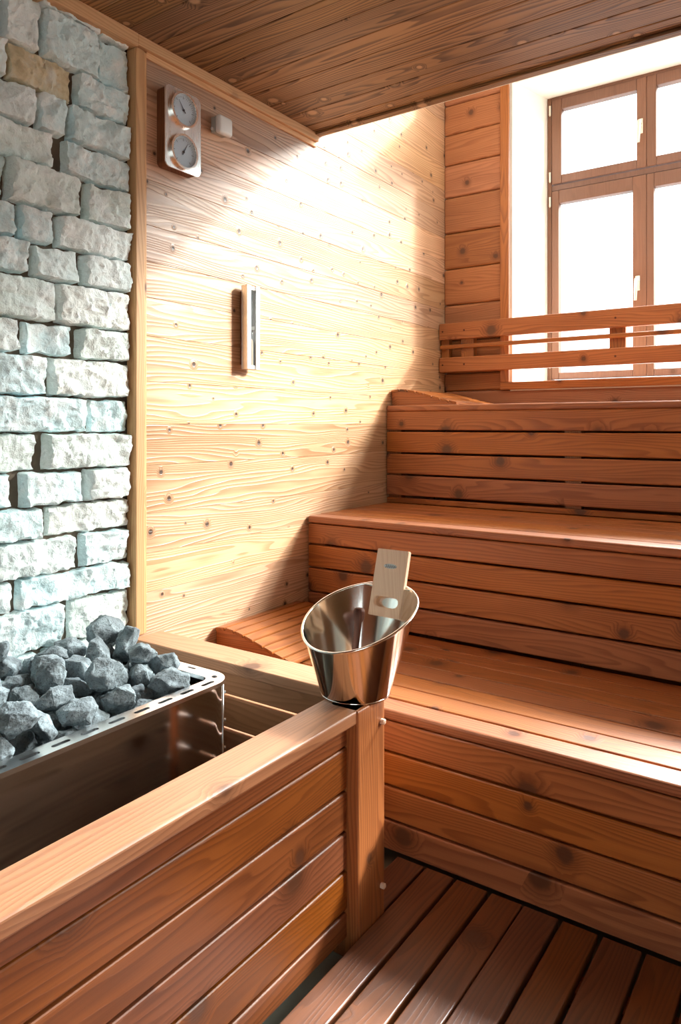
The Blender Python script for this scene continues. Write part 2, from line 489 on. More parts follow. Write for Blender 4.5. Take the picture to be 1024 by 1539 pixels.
# unseen windows added further along the back wall to let the sun in
def added_window(name, x0, x1, z0, z1):
    w = bpy.data.objects.new(name, None); COL.objects.link(w); w.location = (x0, YW, z0); w['kind'] = 'structure'
    bm = bmesh.new()
    for a, b in (((x0, YW, z0), (x0 + .03, YW + .05, z1)), ((x1 - .05, YW, z0), (x1, YW + .05, z1)), ((x0 + .03, YW, z0), (x1 - .05, YW + .05, z0 + .05)), ((x0 + .03, YW, z1 - .05), (x1 - .05, YW + .05, z1))):
        box(bm, a, b, .003)
    f = link('window_frame', bm, W_WIN_Z, w)
    bm = bmesh.new(); box(bm, (x0 + .025, YW + .02, z0 + .045), (x1 - .045, YW + .026, z1 - .045)); link('glass_pane', bm, M_GLASS, f)
added_window('added_window_2', 1.4205, 4.36, 1.546, ZTOP)
added_window('added_window_3', 4.3605, XR, 1.546, 2.86)  # unseen low window, its head shaped to keep sun off the fence
added_window('added_window_4', .4240, 1.42, 3.461, ZTOP)  # unseen clerestory added so sun passes above the lintel

# ceilings
bm = bmesh.new()
ys = [YC, YC - .040, 2.336, 2.213, 2.088, 1.966, 1.848, 1.725, 1.60]
while ys[-1] > YREAR: ys.append(ys[-1] - .122)
for a, b in zip(ys, ys[1:]):
    box(bm, (-.16, b + .0012, ZC), (XR, a - .0012, ZC + .02), .004, 2)
o = link('ceiling', bm, W_CEIL); struct(o)
bm = bmesh.new(); box(bm, (-.2, YREAR, ZC + .021), (XR + .1, YC - .002, ZC + .12)); box(bm, (0, YC - .001, ZC + .012), (XR, YC + .06, ZTOP)); box(bm, (-.2, YC + .0, ZTOP), (XR + .1, YW + .05, ZTOP + .1))
o = link('ceiling_upper', bm, M_PLASTER); struct(o)
bm = bmesh.new(); box(bm, (0.002, YC - .028, ZC - .012), (XR, YC + .010, ZC - .0005), .003)
o = link('trim_6', bm, W_CEIL); struct(o)

# right and rear walls, behind and beside the viewer
bm = bmesh.new()
for a in range(0, 36):
    z = -.07 + a * .13
    if z < ZTOP - .05: box(bm, (XR, YREAR, z + .001), (XR + .03, YW, min(z + .129, ZTOP)), .003, 1)
o = link('wall_right', bm, W_WALL); struct(o)
bm = bmesh.new()
for a in range(0, 21):
    z = -.07 + a * .13
    for x0, x1 in ((-.1, 2.1), (4.0, XR)):
        box(bm, (x0, YREAR - .03, z + .001), (x1, YREAR, min(z + .129, ZC)), .003, 1)
    if z > 2.2: box(bm, (2.1, YREAR - .03, z + .001), (4.0, YREAR, min(z + .129, ZC)), .003, 1)
o = link('wall_rear', bm, W_BACK); struct(o)
d = bpy.data.objects.new('added_door_1', None); COL.objects.link(d); d.location = (2.6, YREAR, -.07); d['kind'] = 'structure'  # unseen glazed opening added behind the viewer to let in fill light
bm = bmesh.new()
for x in (2.1, 3.0, 3.94): box(bm, (x, YREAR - .03, -.07), (x + .06, YREAR + .02, 2.27), .004)
f = link('door_frame', bm, W_UP, d)
bm = bmesh.new(); box(bm, (2.13, YREAR - .008, -.06), (3.97, YREAR, 2.26)); link('glass_pane', bm, M_GLASS, f)

# ------------------------------------------------------------------ benches
def bench(name, label, y0, ztop, depth, seat_gaps, gaps, ybot, strip=None):
    t = thing(name, label, 'bench', (BX / 2, y0, ybot))
    x0, x1 = .004, BX
    bm = bmesh.new(); box(bm, (x0, y0 - .004, ztop - .032), (x1, seat_gaps[0] - .0025, ztop), .010, 4)
    link('nosing', bm, W_BENCH, t)
    bm = bmesh.new()
    g = seat_gaps + [y0 + depth]
    for a, b in zip(g, g[1:]):
        box(bm, (x0, a + .0025, ztop - .028), (x1, b - .0025, ztop), .003, 2)
    link('seat', bm, W_BENCH, t)
    bm = bmesh.new()
    for zt, zb in gaps:
        box(bm, (x0, y0, zb), (x1, y0 + .026, zt), .0055, 3)
    link('front_panel', bm, W_BENCH, t)
    for x in (x0, .95 if y0 > 3 else (1.75 if y0 > 2 else 2.4), 3.2, BX - .08):
        bm = bmesh.new(); box(bm, (x, y0 + .0265, ybot), (x + .075, y0 + .07, ztop - .034)); link('support_post', bm, W_UP, t)
        bm = bmesh.new(); box(bm, (x, y0 + .071, ztop - .10), (x + .045, y0 + depth - .01, ztop - .0285)); link('support_bearer', bm, W_UP, t)
    return t
bench('sauna_bench', 'lowest orange wooden bench, its front standing on the floor grating', Y1, Z1, Y2 - Y1 - .002,
      [1.734, 1.836, 1.944, 2.055, 2.167, 2.271], [(.3945, .304), (.297, .200), (.194, .0975), (.090, .003)], -.07)
bench('sauna_bench', 'middle tier wooden bench, one step up behind the steel pail', Y2, Z2, Y3 - Y2 - .002,
      [2.470, 2.575, 2.680, 2.785, 2.890, 2.985], [(.8495, .7615), (.7535, .656), (.648, .547), (.539, .439)], -.07)
t3 = bench('sauna_bench', 'topmost wooden bench under the window guard rail', Y3, Z3, YB - Y3 - .004,
      [3.165, 3.270, 3.375, 3.480, 3.585, 3.690], [(1.3680, 1.270), (1.261, 1.1535), (1.144, 1.0405), (1.031, .927)], -.07)
bm = bmesh.new(); box(bm, (.004, Y3 + .004, Z2 + .001), (BX, Y3 + .024, .914), .004); link('foot_strip', bm, W_BENCH, t3)

# ------------------------------------------------------------------ head rests
def headrest(label, x0, y0, z0):
    t = thing('headrest', label, 'headrest', (x0, y0, z0), 'sloping slatted headrests')
    H = [(0, .082), (.03, .088), (.07, .088), (.12, .081), (.18, .067), (.25, .047), (.32, .028), (.385, .0150)]
    W = .50
    def top(x):
        for (a, ha), (b, hb) in zip(H, H[1:]):
            if a <= x <= b: return ha + (hb - ha) * (x - a) / (b - a)
        return H[-1][1]
    for yy in (0.0, W - .024):
        bm = bmesh.new()
        pts = [(0.0, 0.001)] + [(x, h - .012) for x, h in H] + [(.385, 0.001)]
        extrude_poly(bm, pts[::-1], lambda p: (x0 + p[0], y0 + yy, z0 + p[1]), lambda p: (x0 + p[0], y0 + yy + .024, z0 + p[1]))
        link('side_panel', bm, W_BENCH, t)
    n = 8
    for i in range(n):
        a = i * .385 / n + .003; b = (i + 1) * .385 / n - .003
        if i == 0: a = -.002
        bm = bmesh.new()
        za, zb = top(max(a, 0)), top(min(b, .385))
        prof = [(a, za - .0118), (b, zb - .0118), (b, zb), (a, za)]
        extrude_poly(bm, prof, lambda p: (x0 + p[0], y0 - .006, z0 + p[1]), lambda p: (x0 + p[0], y0 + W + .006, z0 + p[1]))
        bmesh.ops.bevel(bm, geom=bm.edges[:], offset=.0018, segments=2, affect='EDGES')
        link('slat', bm, W_BENCH_END, t)
    return t
headrest('slatted wooden headrest behind the low rail, beside the steel pail', .008, 1.785, Z1)
headrest('slatted wooden headrest in the corner on the topmost bench', .008, 3.115, Z3)

# ------------------------------------------------------------------ guard rail in front of the window
t = thing('window_guard_rail', 'horizontal slatted wooden rail across the lower part of the window', 'rail', (2.2, 3.70, 1.40))
for z0, z1, y0, y1 in ((1.806, 1.905, 3.672, 3.700), (1.612, 1.700, 3.672, 3.700)):
    bm = bmesh.new(); box(bm, (.006, y0, z0), (BX, y1, z1), .005, 3); link('rail', bm, W_BENCH, t)
bm = bmesh.new(); box(bm, (.006, 3.680, 1.752), (BX, 3.700, 1.776), .004, 2); link('rail', bm, W_BENCH, t)
for x in (.008, .135, .992, 2.2, 3.4):
    bm = bmesh.new(); box(bm, (x, 3.7003, 1.625), (x + (.05 if x < .1 else .083), 3.7475 if x < .3 or x > 1.5 else 3.726, 1.895), .003); link('spacer', bm, W_UP, t)
for x in (.03, .17, 1.03, 2.24):
    for z in (1.856, 1.656):
        bm = bmesh.new(); cyl(bm, (x, 3.6705, z), (x, 3.672, z), .0055, n=12); link('screw_head', bm, W_LADLE, t)

# ------------------------------------------------------------------ enclosure round the heater
t = thing('heater_guard', 'long low wooden guard fence running from the foreground to the post', 'fence', (.94, .5, -.07))
YN = -.9
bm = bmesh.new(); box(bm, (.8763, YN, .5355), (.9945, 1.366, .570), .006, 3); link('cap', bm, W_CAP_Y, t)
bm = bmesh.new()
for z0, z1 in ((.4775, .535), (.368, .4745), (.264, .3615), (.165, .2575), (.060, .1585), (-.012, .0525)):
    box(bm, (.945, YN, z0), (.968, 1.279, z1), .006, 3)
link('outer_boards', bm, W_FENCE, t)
bm = bmesh.new()
for z0, z1 in ((.432, .535), (.328, .430), (.224, .326), (.120, .222), (.016, .118)):
    box(bm, (.888, YN, z0), (.906, 1.366, z1), .004, 2)
link('inner_boards', bm, W_INNER_LIT, t)
for y in (-.6, .3):
    bm = bmesh.new(); box(bm, (.9065, y, -.07), (.9445, y + .07, .535)); link('stud', bm, W_UP, t)
bm = bmesh.new(); box(bm, (.9068, 1.2795, -.07), (1.000, 1.409, .570), .005, 3)
p = link('post', bm, W_UP, t)
for z in (.510, .075):
    bm = bmesh.new(); cyl(bm, (1.0002, 1.391, z), (1.010, 1.391, z), .0075, n=16); cyl(bm, (1.010, 1.391, z), (1.0125, 1.391, z), .0075, .004, n=16)
    link('peg', bm, W_HANDLE, p)
t = thing('heater_guard', 'short low wooden guard rail joining the plank wall behind the heater', 'fence', (.45, 1.43, -.07))
bm = bmesh.new(); box(bm, (.0215, 1.3685, .5355), (.8757, 1.494, .570), .006, 3)
link('cap', bm, W_CAP_X, t)
bm = bmesh.new()
for z0, z1 in ((.4615, .535), (.3575, .4535), (.254, .3495), (.150, .246), (.046, .142)):
    box(bm, (.0215, 1.395, z0), (.8868, 1.417, z1), .004, 2)
link('boards', bm, W_CAP_X, t)
for x in (.03, .80):
    bm = bmesh.new(); box(bm, (x, 1.4173, -.07), (x + .06, 1.46, .535)); link('stud', bm, W_UP, t)

# ------------------------------------------------------------------ floor grating
t = thing('floor_grating', 'slatted brown wooden floor grating in front of the lowest bench', 'floor grating', (2.2, .6, -.07))
bm = bmesh.new()
xs = [(1.003, 1.0905), (1.1010, 1.1950), (1.2065, 1.2955), (1.2990, 1.3935), (1.4045, 1.4945), (1.507, 1.601)]
x = 1.6105
while x < 4.3: xs.append((x, x + .092)); x += .1025
for a, b in xs:
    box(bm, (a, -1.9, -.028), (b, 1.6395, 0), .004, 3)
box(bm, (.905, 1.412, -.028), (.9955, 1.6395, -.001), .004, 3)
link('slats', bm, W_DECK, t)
for y in (-1.7, -.6, .5, 1.45):
    bm = bmesh.new(); box(bm, (.92 if y > 1.4 else 1.06, y, -.07), (4.3, y + .06, -.0285)); link('batten', bm, W_BENCH, t)

# ------------------------------------------------------------------ heater
HX0, HX1, HY0, HY1, HZ = .034, .556, .20, 1.306, .565
def rrect(x0, x1, y0, y1, r, n=28):
    P = []
    for cx, cy, a in ((x1 - r, y1 - r, 0), (x0 + .02, y1 - .02, 90), (x0 + .02, y0 + .02, 180), (x1 - r, y0 + r, 270)):
        rr = r if cx == x1 - r else .02
        for i in range(n + 1):
            q = R(a + 90 * i / n); P.append((cx + rr * math.cos(q), cy + rr * math.sin(q)))
    return P
t = thing('sauna_heater', 'polished steel sauna heater filled with stones, inside the wooden guard', 'heater', (.28, .75, -.07))
def shell(bm, outer, inner, z0, z1):
    n = len(outer)
    V = [[bm.verts.new((x, y, z)) for x, y in ring] for ring, z in ((outer, z0), (outer, z1), (inner, z1), (inner, z0))]
    for A, B in ((0, 1), (1, 2), (2, 3), (3, 0)):
        for i in range(n):
            j = (i + 1) % n
            bm.faces.new((V[A][i], V[A][j], V[B][j], V[B][i]))
bm = bmesh.new()
shell(bm, rrect(HX0, HX1 - .006, HY0, HY1 - .006, .070), rrect(HX0 + .003, HX1 - .010, HY0 + .003, HY1 - .010, .066), -.02, HZ - .012)
body = link('body', bm, M_BODY, t)
bm = bmesh.new()
box(bm, (HX0 + .02, HY0 + .02, .30), (HX1 - .03, HY1 - .03, .466)); link('stone_bed', bm, M_BLACK, t)
for y in (HY0 + .1, HY1 - .14):
    bm = bmesh.new(); box(bm, (.1, y, -.07), (.42, y + .04, -.0205)); link('foot', bm, M_BLACK, t)
# rim: flat rounded frame with slots punched through it
bm = bmesh.new()
outer = rrect(HX0, HX1, HY0, HY1, .076); RW = .052
inner = rrect(HX0 + .012, HX1 - RW, HY0 + RW, HY1 - RW, .03)
shell(bm, outer, inner, HZ - .0115, HZ)
rim = link('rim', bm, M_RIM, t, True, 35)
slot_bm = bmesh.new()
def slot(cx, cy, ang, L=.048, w=.013):
    P = []
    for s in (1, -1):
        for i in range(9):
            q = math.pi * (i / 8 - .5) + (0 if s == 1 else math.pi)
            P.append((s * (L / 2 - w / 2) + w / 2 * math.cos(q), w / 2 * math.sin(q)))
    c, sn = math.cos(ang), math.sin(ang)
    f = lambda z: (lambda p: (cx + p[0] * c - p[1] * sn, cy + p[0] * sn + p[1] * c, z))
    extrude_poly(slot_bm, P, f(HZ - .03), f(HZ + .02))
y = HY1 - .088
while y > HY0 + .06:
    slot(HX1 - .025, y, R(90)); y -= .078
for x in (.075, .155, .235, .315, .395): slot(x, HY1 - .020, 0, .034, .010)
slot(HX1 - .050, HY1 - .036, R(-35), .022, .016)
cut = link('slot_cutter', slot_bm, M_BLACK)
md = rim.modifiers.new('slots', 'BOOLEAN'); md.operation = 'DIFFERENCE'; md.solver = 'EXACT'; md.object = cut
bpy.context.view_layer.update()
me = bpy.data.meshes.new_from_object(rim.evaluated_get(bpy.context.evaluated_depsgraph_get()))
rim.modifiers.clear(); rim.data = me
me.materials.clear(); me.materials.append(M_RIM)
for p in me.polygons: p.material_index = 0; p.use_smooth = False
bpy.data.objects.remove(cut)
# corner seam with rivets
for z in (.52, .44, .36, .28, .2, .12):
    bm = bmesh.new(); cyl(bm, (HX1 - .030, HY1 - .0225, z), (HX1 - .0235, HY1 - .0165, z), .0045, n=10); link('rivet', bm, M_RIM, body, True, 40)
bm = bmesh.new()
a = R(38); cx, cy, rr = HX1 - .076, HY1 - .076, .0700
tube(bm, [(cx + (rr + .001) * math.cos(a), cy + (rr + .001) * math.sin(a), z) for z in (-.02, .25, HZ - .013)], .003, 8)
link('corner_seam', bm, M_RIM, body, True)

# ------------------------------------------------------------------ stones in the heater
ROCKS = [[1005, 0.3702, 0.7354, 0.514, 0.8487, 0.4536, 0.0371, 0.2695],
         [1008, 0.3287, 1.0063, 0.5091, 0.8524, -0.3972, -0.2947, 0.1698],
         [1010, 0.4582, 1.0658, 0.5153, 0.2513, -0.5025, 0.7255, -0.3975],
         [1013, 0.3772, 1.1804, 0.5128, 0.9855, 0.026, 0.1587, 0.0549],
         [1020, 0.3668, 0.835, 0.4974, 0.131, 0.7313, -0.6693, 0.0113],
         [1024, 0.2455, 1.0524, 0.5141, 0.9474, 0.0042, 0.1847, 0.2614],
         [1031, 0.4453, 0.6251, 0.5591, 0.114, 0.111, -0.268, 0.9502],
         [1034, 0.4628, 0.8193, 0.5164, 0.5486, -0.327, 0.1353, -0.7575],
         [1035, 0.0965, 0.9115, 0.5298, 0.152, 0.7553, -0.5178, 0.372],
         [1038, 0.0813, 0.9477, 0.5904, 0.8511, 0.1041, -0.4646, 0.2211],
         [1041, 0.2888, 1.2166, 0.5151, 0.3395, -0.3093, -0.4632, -0.758],
         [1047, 0.3802, 0.8117, 0.5442, 0.6273, 0.0405, -0.3791, 0.6791],
         [1048, 0.3361, 0.7733, 0.5629, 0.3985, 0.7588, 0.4777, 0.1931],
         [1050, 0.1912, 0.9513, 0.5667, 0.3748, 0.0534, 0.7245, -0.576],
         [1052, 0.1368, 1.0073, 0.5726, 0.1579, -0.9545, -0.2489, -0.0442],
         [1053, 0.4435, 1.1578, 0.5715, 0.0042, 0.2007, -0.9796, 0.0123],
         [1055, 0.2197, 1.212, 0.5536, 0.8878, 0.0179, -0.3499, 0.2984],
         [1061, 0.3365, 0.8756, 0.5524, 0.1591, 0.3599, -0.8395, -0.3747],
         [1063, 0.1714, 0.8529, 0.591, 0.8672, -0.1086, -0.0331, -0.4848],
         [1064, 0.4514, 0.98, 0.4998, 0.9457, -0.0026, 0.2479, 0.2103],
         [1065, 0.3367, 0.9243, 0.5112, 0.2501, -0.0237, -0.9244, -0.287],
         [1066, 0.2517, 1.0092, 0.5989, 0.4283, -0.3799, -0.2141, -0.7915],
         [1067, 0.1533, 1.1625, 0.5785, 0.679, 0.308, -0.628, 0.2228],
         [1068, 0.2149, 1.1281, 0.5648, 0.2481, 0.2035, -0.9084, -0.2682],
         [1069, 0.1044, 1.2015, 0.6482, 0.0816, -0.8855, -0.3784, 0.2569],
         [1075, 0.3559, 0.698, 0.591, 0.8439, -0.3048, -0.2927, 0.3305],
         [1076, 0.1922, 0.7694, 0.601, 0.4801, -0.666, -0.0383, -0.5696],
         [1077, 0.0939, 0.8644, 0.6225, 0.251, 0.7851, 0.5379, 0.1765],
         [1079, 0.4437, 0.8603, 0.581, 0.1147, -0.0652, -0.1194, 0.984],
         [1080, 0.2048, 1.197, 0.6326, 0.8022, 0.5002, -0.3117, -0.0954],
         [1082, 0.3968, 1.0798, 0.5344, 0.4995, 0.3575, -0.6544, -0.4409],
         [1083, 0.2796, 1.2066, 0.5877, 0.255, 0.2437, -0.7217, -0.5955],
         [1085, 0.4474, 0.6932, 0.6214, 0.0474, -0.6295, 0.7754, -0.0181],
         [1087, 0.4236, 0.7645, 0.5793, 0.2053, 0.1464, -0.922, 0.2938],
         [1088, 0.2824, 0.7178, 0.6158, 0.0501, 0.3761, -0.6825, -0.6247],
         [1090, 0.2624, 0.8216, 0.5771, 0.5201, -0.7141, 0.4401, 0.161],
         [1091, 0.1064, 0.8278, 0.6706, 0.1822, -0.8371, -0.443, -0.264],
         [1092, 0.4254, 0.9123, 0.5209, 0.2996, 0.4215, 0.0653, 0.8534],
         [1093, 0.2896, 0.9464, 0.5782, 0.1555, -0.2322, 0.8829, -0.3774],
         [1094, 0.1568, 0.9688, 0.6342, 0.0984, -0.3339, 0.9374, -0.0121],
         [1095, 0.2851, 1.111, 0.5634, 0.4325, -0.6381, 0.2563, 0.5832],
         [1096, 0.2142, 1.0873, 0.6226, 0.8162, -0.3851, 0.4275, -0.0528],
         [1097, 0.3638, 1.2103, 0.5902, 0.655, 0.1239, 0.1534, -0.7294],
         [1103, 0.2779, 0.8899, 0.6283, 0.368, 0.351, 0.3588, -0.7827],
         [1104, 0.3654, 0.8486, 0.5996, 0.3135, 0.6493, 0.504, 0.4756],
         [1105, 0.2139, 0.9203, 0.6191, 0.5862, -0.7541, -0.1692, 0.2432],
         [1106, 0.3622, 0.9964, 0.6193, 0.2547, -0.965, 0.0117, -0.0615],
         [1107, 0.415, 1.0011, 0.5593, 0.943, -0.2604, -0.1339, 0.1584],
         [1108, 0.3314, 1.0525, 0.5809, 0.7043, 0.0464, -0.3293, 0.6272],
         [1109, 0.101, 1.0629, 0.622, 0.8581, -0.0152, -0.014, 0.513],
         [1110, 0.3522, 1.1258, 0.5751, 0.3615, -0.8312, 0.2862, -0.3106],
         [1111, 0.3152, 1.1632, 0.627, 0.0031, -0.9813, -0.1836, -0.0571]]
def rock_pts(seed):
    r = random.Random(seed); s = r.uniform(.042, .066)
    ax = (s * r.uniform(.95, 1.35), s * r.uniform(.85, 1.1), s * r.uniform(.6, .9)); P = []
    n = 13
    for i in range(n):
        z = 1 - 2 * (i + .5) / n; t = i * 2.399963 + r.uniform(-.35, .35); q = math.sqrt(1 - z * z); k = r.uniform(.82, 1.1)
        P.append((ax[0] * q * math.cos(t) * k, ax[1] * q * math.sin(t) * k, ax[2] * z * k))
    c = [sum(p[i] for p in P) / n for i in range(3)]
    return [tuple(p[i] - c[i] for i in range(3)) for p in P]
def rock(seed):
    bm = bmesh.new()
    vs = [bm.verts.new(p) for p in rock_pts(seed)]
    g = bmesh.ops.convex_hull(bm, input=vs)
    bmesh.ops.delete(bm, geom=list({v for v in g['geom_interior'] + g['geom_unused'] if isinstance(v, bmesh.types.BMVert)}), context='VERTS')
    bmesh.ops.dissolve_limit(bm, angle_limit=R(14), verts=bm.verts[:], edges=bm.edges[:])
    bmesh.ops.bevel(bm, geom=bm.edges[:], offset=.003, segments=1, affect='EDGES', clamp_overlap=True)
    bmesh.ops.triangulate(bm, faces=bm.faces[:])
    for _ in range(3):
        es = [e for e in bm.edges if e.calc_length() > .006]
        bmesh.ops.subdivide_edges(bm, edges=es, cuts=1, use_grid_fill=False)
        bmesh.ops.triangulate(bm, faces=bm.faces[:])
    bm.normal_update()
    off = Vector((seed * .37, seed * .71, 0))
    for v in bm.verts:
        p = v.co
        d = noise.noise(p * 34 + off) * .0050 + noise.noise(p * 95 + off) * .0030 + noise.noise(p * 210 + off) * .0012 - .0022
        v.co = p + v.normal * min(d, .0012)
    return bm
ORD = ['first', 'second', 'third', 'fourth', 'fifth', 'sixth', 'seventh', 'eighth', 'ninth', 'tenth', 'eleventh', 'twelfth', 'thirteenth', 'fourteenth', 'fifteenth', 'sixteenth', 'seventeenth', 'eighteenth', 'nineteenth', 'twentieth'] + ['next'] * 60
bands = {'front': [], 'middle': [], 'back': []}
for q in ROCKS:
    bands['front' if q[1] > .345 else 'middle' if q[1] > .2 else 'back'].append(q)
WHERE = {'front': 'along the front steel rim', 'middle': 'down the middle of the heap', 'back': 'against the stone wall'}
for b, L in bands.items():
    L.sort(key=lambda q: -q[2])
    for i, q in enumerate(L):
        o = link('sauna_stone', rock(q[0]), M_ROCK, None, True, 44)
        o.location = q[1:4]; o.rotation_mode = 'QUATERNION'; o.rotation_quaternion = Quaternion(q[4:8])
        tag(o, '%s grey sauna stone from the far end, %s' % (ORD[i], WHERE[b]), 'stone', 'sauna stones heaped in the heater')

# ------------------------------------------------------------------ instruments on the plank wall
def ring(bm, c, r0, r1, x0, x1, n=40):
    """ring facing +x"""
    for i in range(n):
        pass
    V = [[bm.verts.new((x, c[0] + r * math.cos(2 * math.pi * i / n), c[1] + r * math.sin(2 * math.pi * i / n))) for i in range(n)] for r, x in ((r1, x0), (r1, x1), (r0, x1), (r0, x0))]
    for A, B in ((0, 1), (1, 2), (2, 3), (3, 0)):
        for i in range(n):
            j = (i + 1) % n; bm.faces.new((V[A][i], V[A][j], V[B][j], V[B][i]))
def rounded(y0, y1, z0, z1, r, n=6):
    P = []
    for cy, cz, a in ((y1 - r, z1 - r, 0), (y0 + r, z1 - r, 90), (y0 + r, z0 + r, 180), (y1 - r, z0 + r, 270)):
        for i in range(n + 1):
            q = R(a + 90 * i / n); P.append((cy + r * math.cos(q), cz + r * math.sin(q)))
    return P
gy0, gy1, gz0, gz1 = 1.490, 1.662, 2.212, 2.503
t = thing('thermometer', 'steel plate with two round dials on the plank wall under the ceiling', 'thermometer', (0, 1.576, gz0))
bm = bmesh.new(); extrude_poly(bm, rounded(gy0 + .004, gy1 - .004, gz0 + .004, gz1 - .004, .018), lambda p: (.0005, *p), lambda p: (.0435, *p)); link('backing', bm, W_DARK, t)
bm = bmesh.new(); extrude_poly(bm, rounded(gy0, gy1, gz0, gz1, .022), lambda p: (.044, *p), lambda p: (.0485, *p))
bmesh.ops.bevel(bm, geom=[e for e in bm.edges if all(v.co.x > .048 for v in e.verts)], offset=.0012, segments=2, affect='EDGES')
plate = link('face_plate', bm, M_BRUSH, t)
for zc, deg, kind in ((2.432, 128, 0), (2.281, 62, 1)):
    c = (1.574, zc)
    bm = bmesh.new(); ring(bm, c, .0555, .0635, .0486, .0600, 48)
    d = link('dial', bm, M_STEEL, t, True, 40)
    bm = bmesh.new(); cyl(bm, (.0488, *c), (.0500, *c), .0553, n=48); link('dial_face', bm, M_DIAL, d)
    bm = bmesh.new()
    for i in range(31):
        a = R(225 - 270 * i / 30); big = i % 5 == 0
        r0, r1 = (.040 if big else .044), .050; w = .0010 if big else .0005
        ca, sa = math.cos(a), math.sin(a)
        ps = [(r0, -w), (r1, -w), (r1, w), (r0, w)]
        extrude_poly(bm, ps, lambda p: (.0501, c[0] + p[0] * ca - p[1] * sa, c[1] + p[0] * sa + p[1] * ca), lambda p: (.0504, c[0] + p[0] * ca - p[1] * sa, c[1] + p[0] * sa + p[1] * ca))
    link('scale', bm, M_INK, d)
    bm = bmesh.new(); a = R(deg); ca, sa = math.cos(a), math.sin(a)
    extrude_poly(bm, [(-.012, -.0022), (.040, -.0006), (.040, .0006), (-.012, .0022)], lambda p: (.0530, c[0] + p[0] * ca - p[1] * sa, c[1] + p[0] * sa + p[1] * ca), lambda p: (.0537, c[0] + p[0] * ca - p[1] * sa, c[1] + p[0] * sa + p[1] * ca))
    cyl(bm, (.0505, *c), (.0542, *c), .004, n=16)
    link('needle', bm, M_INK, d)
    bm = bmesh.new(); cyl(bm, (.0575, *c), (.0587, *c), .0554, n=48); link('glass_cover', bm, M_COVER, d)

t = thing('temperature_sensor', 'small white sensor cap on the plank wall beside the thermometer', 'sensor', (0, 1.79, 2.42))
bm = bmesh.new(); box(bm, (.0005, 1.762, 2.424), (.022, 1.826, 2.486), .003, 2); link('mount', bm, plain('sensor_mount', (.42, .43, .39), .5), t)
bm = bmesh.new(); box(bm, (.0222, 1.758, 2.418), (.050, 1.836, 2.490), .0125, 4); link('cap', bm, M_WHITE, t, True, 50)
bm = bmesh.new(); cyl(bm, (.012, 1.7615, 2.437), (.012, 1.754, 2.437), .006, n=14); link('cable_gland', bm, M_WHITE, t, True, 40)

ty0, ty1, tz0, tz1 = 1.913, 1.990, 1.521, 1.858
t = thing('sand_timer', 'tall narrow steel sand timer on the sunlit plank wall', 'timer', (0, 1.95, tz0))
bm = bmesh.new(); box(bm, (.0005, ty0 + .012, tz0 + .02), (.020, ty1 - .012, tz1 - .02), .002); link('wall_bracket', bm, W_DARK, t)
bm = bmesh.new()
box(bm, (.0205, ty0, tz0), (.023, ty1, tz1), .0008, 1)
box(bm, (.0231, ty0, tz0), (.052, ty0 + .004, tz1), .0008, 1); box(bm, (.0231, ty1 - .004, tz0), (.052, ty1, tz1), .0008, 1)
box(bm, (.048, ty0 + .0042, tz0), (.052, ty0 + .024, tz1), .0008, 1); box(bm, (.048, ty1 - .024, tz0), (.052, ty1 - .0042, tz1), .0008, 1)
link('case', bm, M_BRUSH, t)
cy = (ty0 + ty1) / 2; zm = (tz0 + tz1) / 2
for z in (tz0 + .001, tz1 - .017):
    bm = bmesh.new(); box(bm, (.0235, ty0 + .006, z), (.0475, ty1 - .006, z + .016), .002); link('end_cap', bm, M_WHITE, t)
prof = [(tz0 + .0175, .011), (tz0 + .12, .011), (zm - .018, .0105), (zm - .006, .004), (zm, .0018), (zm + .006, .004), (zm + .018, .0105), (tz1 - .12, .011), (tz1 - .0178, .011)]
def lathe(bm, c, prof, n=20, cap=True):
    rings = [[bm.verts.new((c[0] + r * math.cos(2 * math.pi * i / n), c[1] + r * math.sin(2 * math.pi * i / n), z)) for i in range(n)] for z, r in prof]
    for A, B in zip(rings, rings[1:]):
        for i in range(n):
            j = (i + 1) % n; bm.faces.new((A[i], A[j], B[j], B[i]))
    if cap:
        bm.faces.new(rings[0][::-1]); bm.faces.new(rings[-1])
bm = bmesh.new(); lathe(bm, (.0355, cy), prof); tb = link('glass_tube', bm, M_COVER, t, True, 60)
bm = bmesh.new(); lathe(bm, (.0355, cy), [(tz0 + .018, .0098), (tz0 + .115, .0098), (tz0 + .128, .001)], 16); link('sand', bm, M_SAND, tb, True, 50)
for a in (-.016, .0115):
    bm = bmesh.new(); box(bm, (.030, cy + a, zm - .008), (.046, cy + a + .0045, zm + .008), .001); link('clip', bm, M_WHITE, t)

# ------------------------------------------------------------------ pail and ladle
BC = Vector((.921, 1.386, .5705)); TH = R(83); RB, SL, HM, HA = .0925, .31, .205, .062
t = thing('sauna_pail', 'shiny steel sauna pail with slanted rim standing on the guard corner', 'pail', BC)
N, MR = 96, 22
def rim_h(a): return HM + HA * math.cos(a - TH)
def wall_pt(a, s, inset=0.0):
    h = rim_h(a) * s; r = RB + SL * h - inset
    return (BC.x + r * math.cos(a), BC.y + r * math.sin(a), BC.z + h)
bm = bmesh.new()
G = [[bm.verts.new(wall_pt(2 * math.pi * i / N, max(.0, j / MR))) for i in range(N)] for j in range(MR + 1)]
I = [[bm.verts.new(Vector(wall_pt(2 * math.pi * i / N, max(.012, j / MR), .0022))) for i in range(N)] for j in range(MR + 1)]
for j in range(MR):
    for i in range(N):
        k = (i + 1) % N
        bm.faces.new((G[j][i], G[j][k], G[j + 1][k], G[j + 1][i])); bm.faces.new((I[j][k], I[j][i], I[j + 1][i], I[j + 1][k]))
for i in range(N):
    k = (i + 1) % N
    bm.faces.new((G[MR][i], G[MR][k], I[MR][k], I[MR][i]))
bm.faces.new(G[0][::-1]); bm.faces.new(I[0])
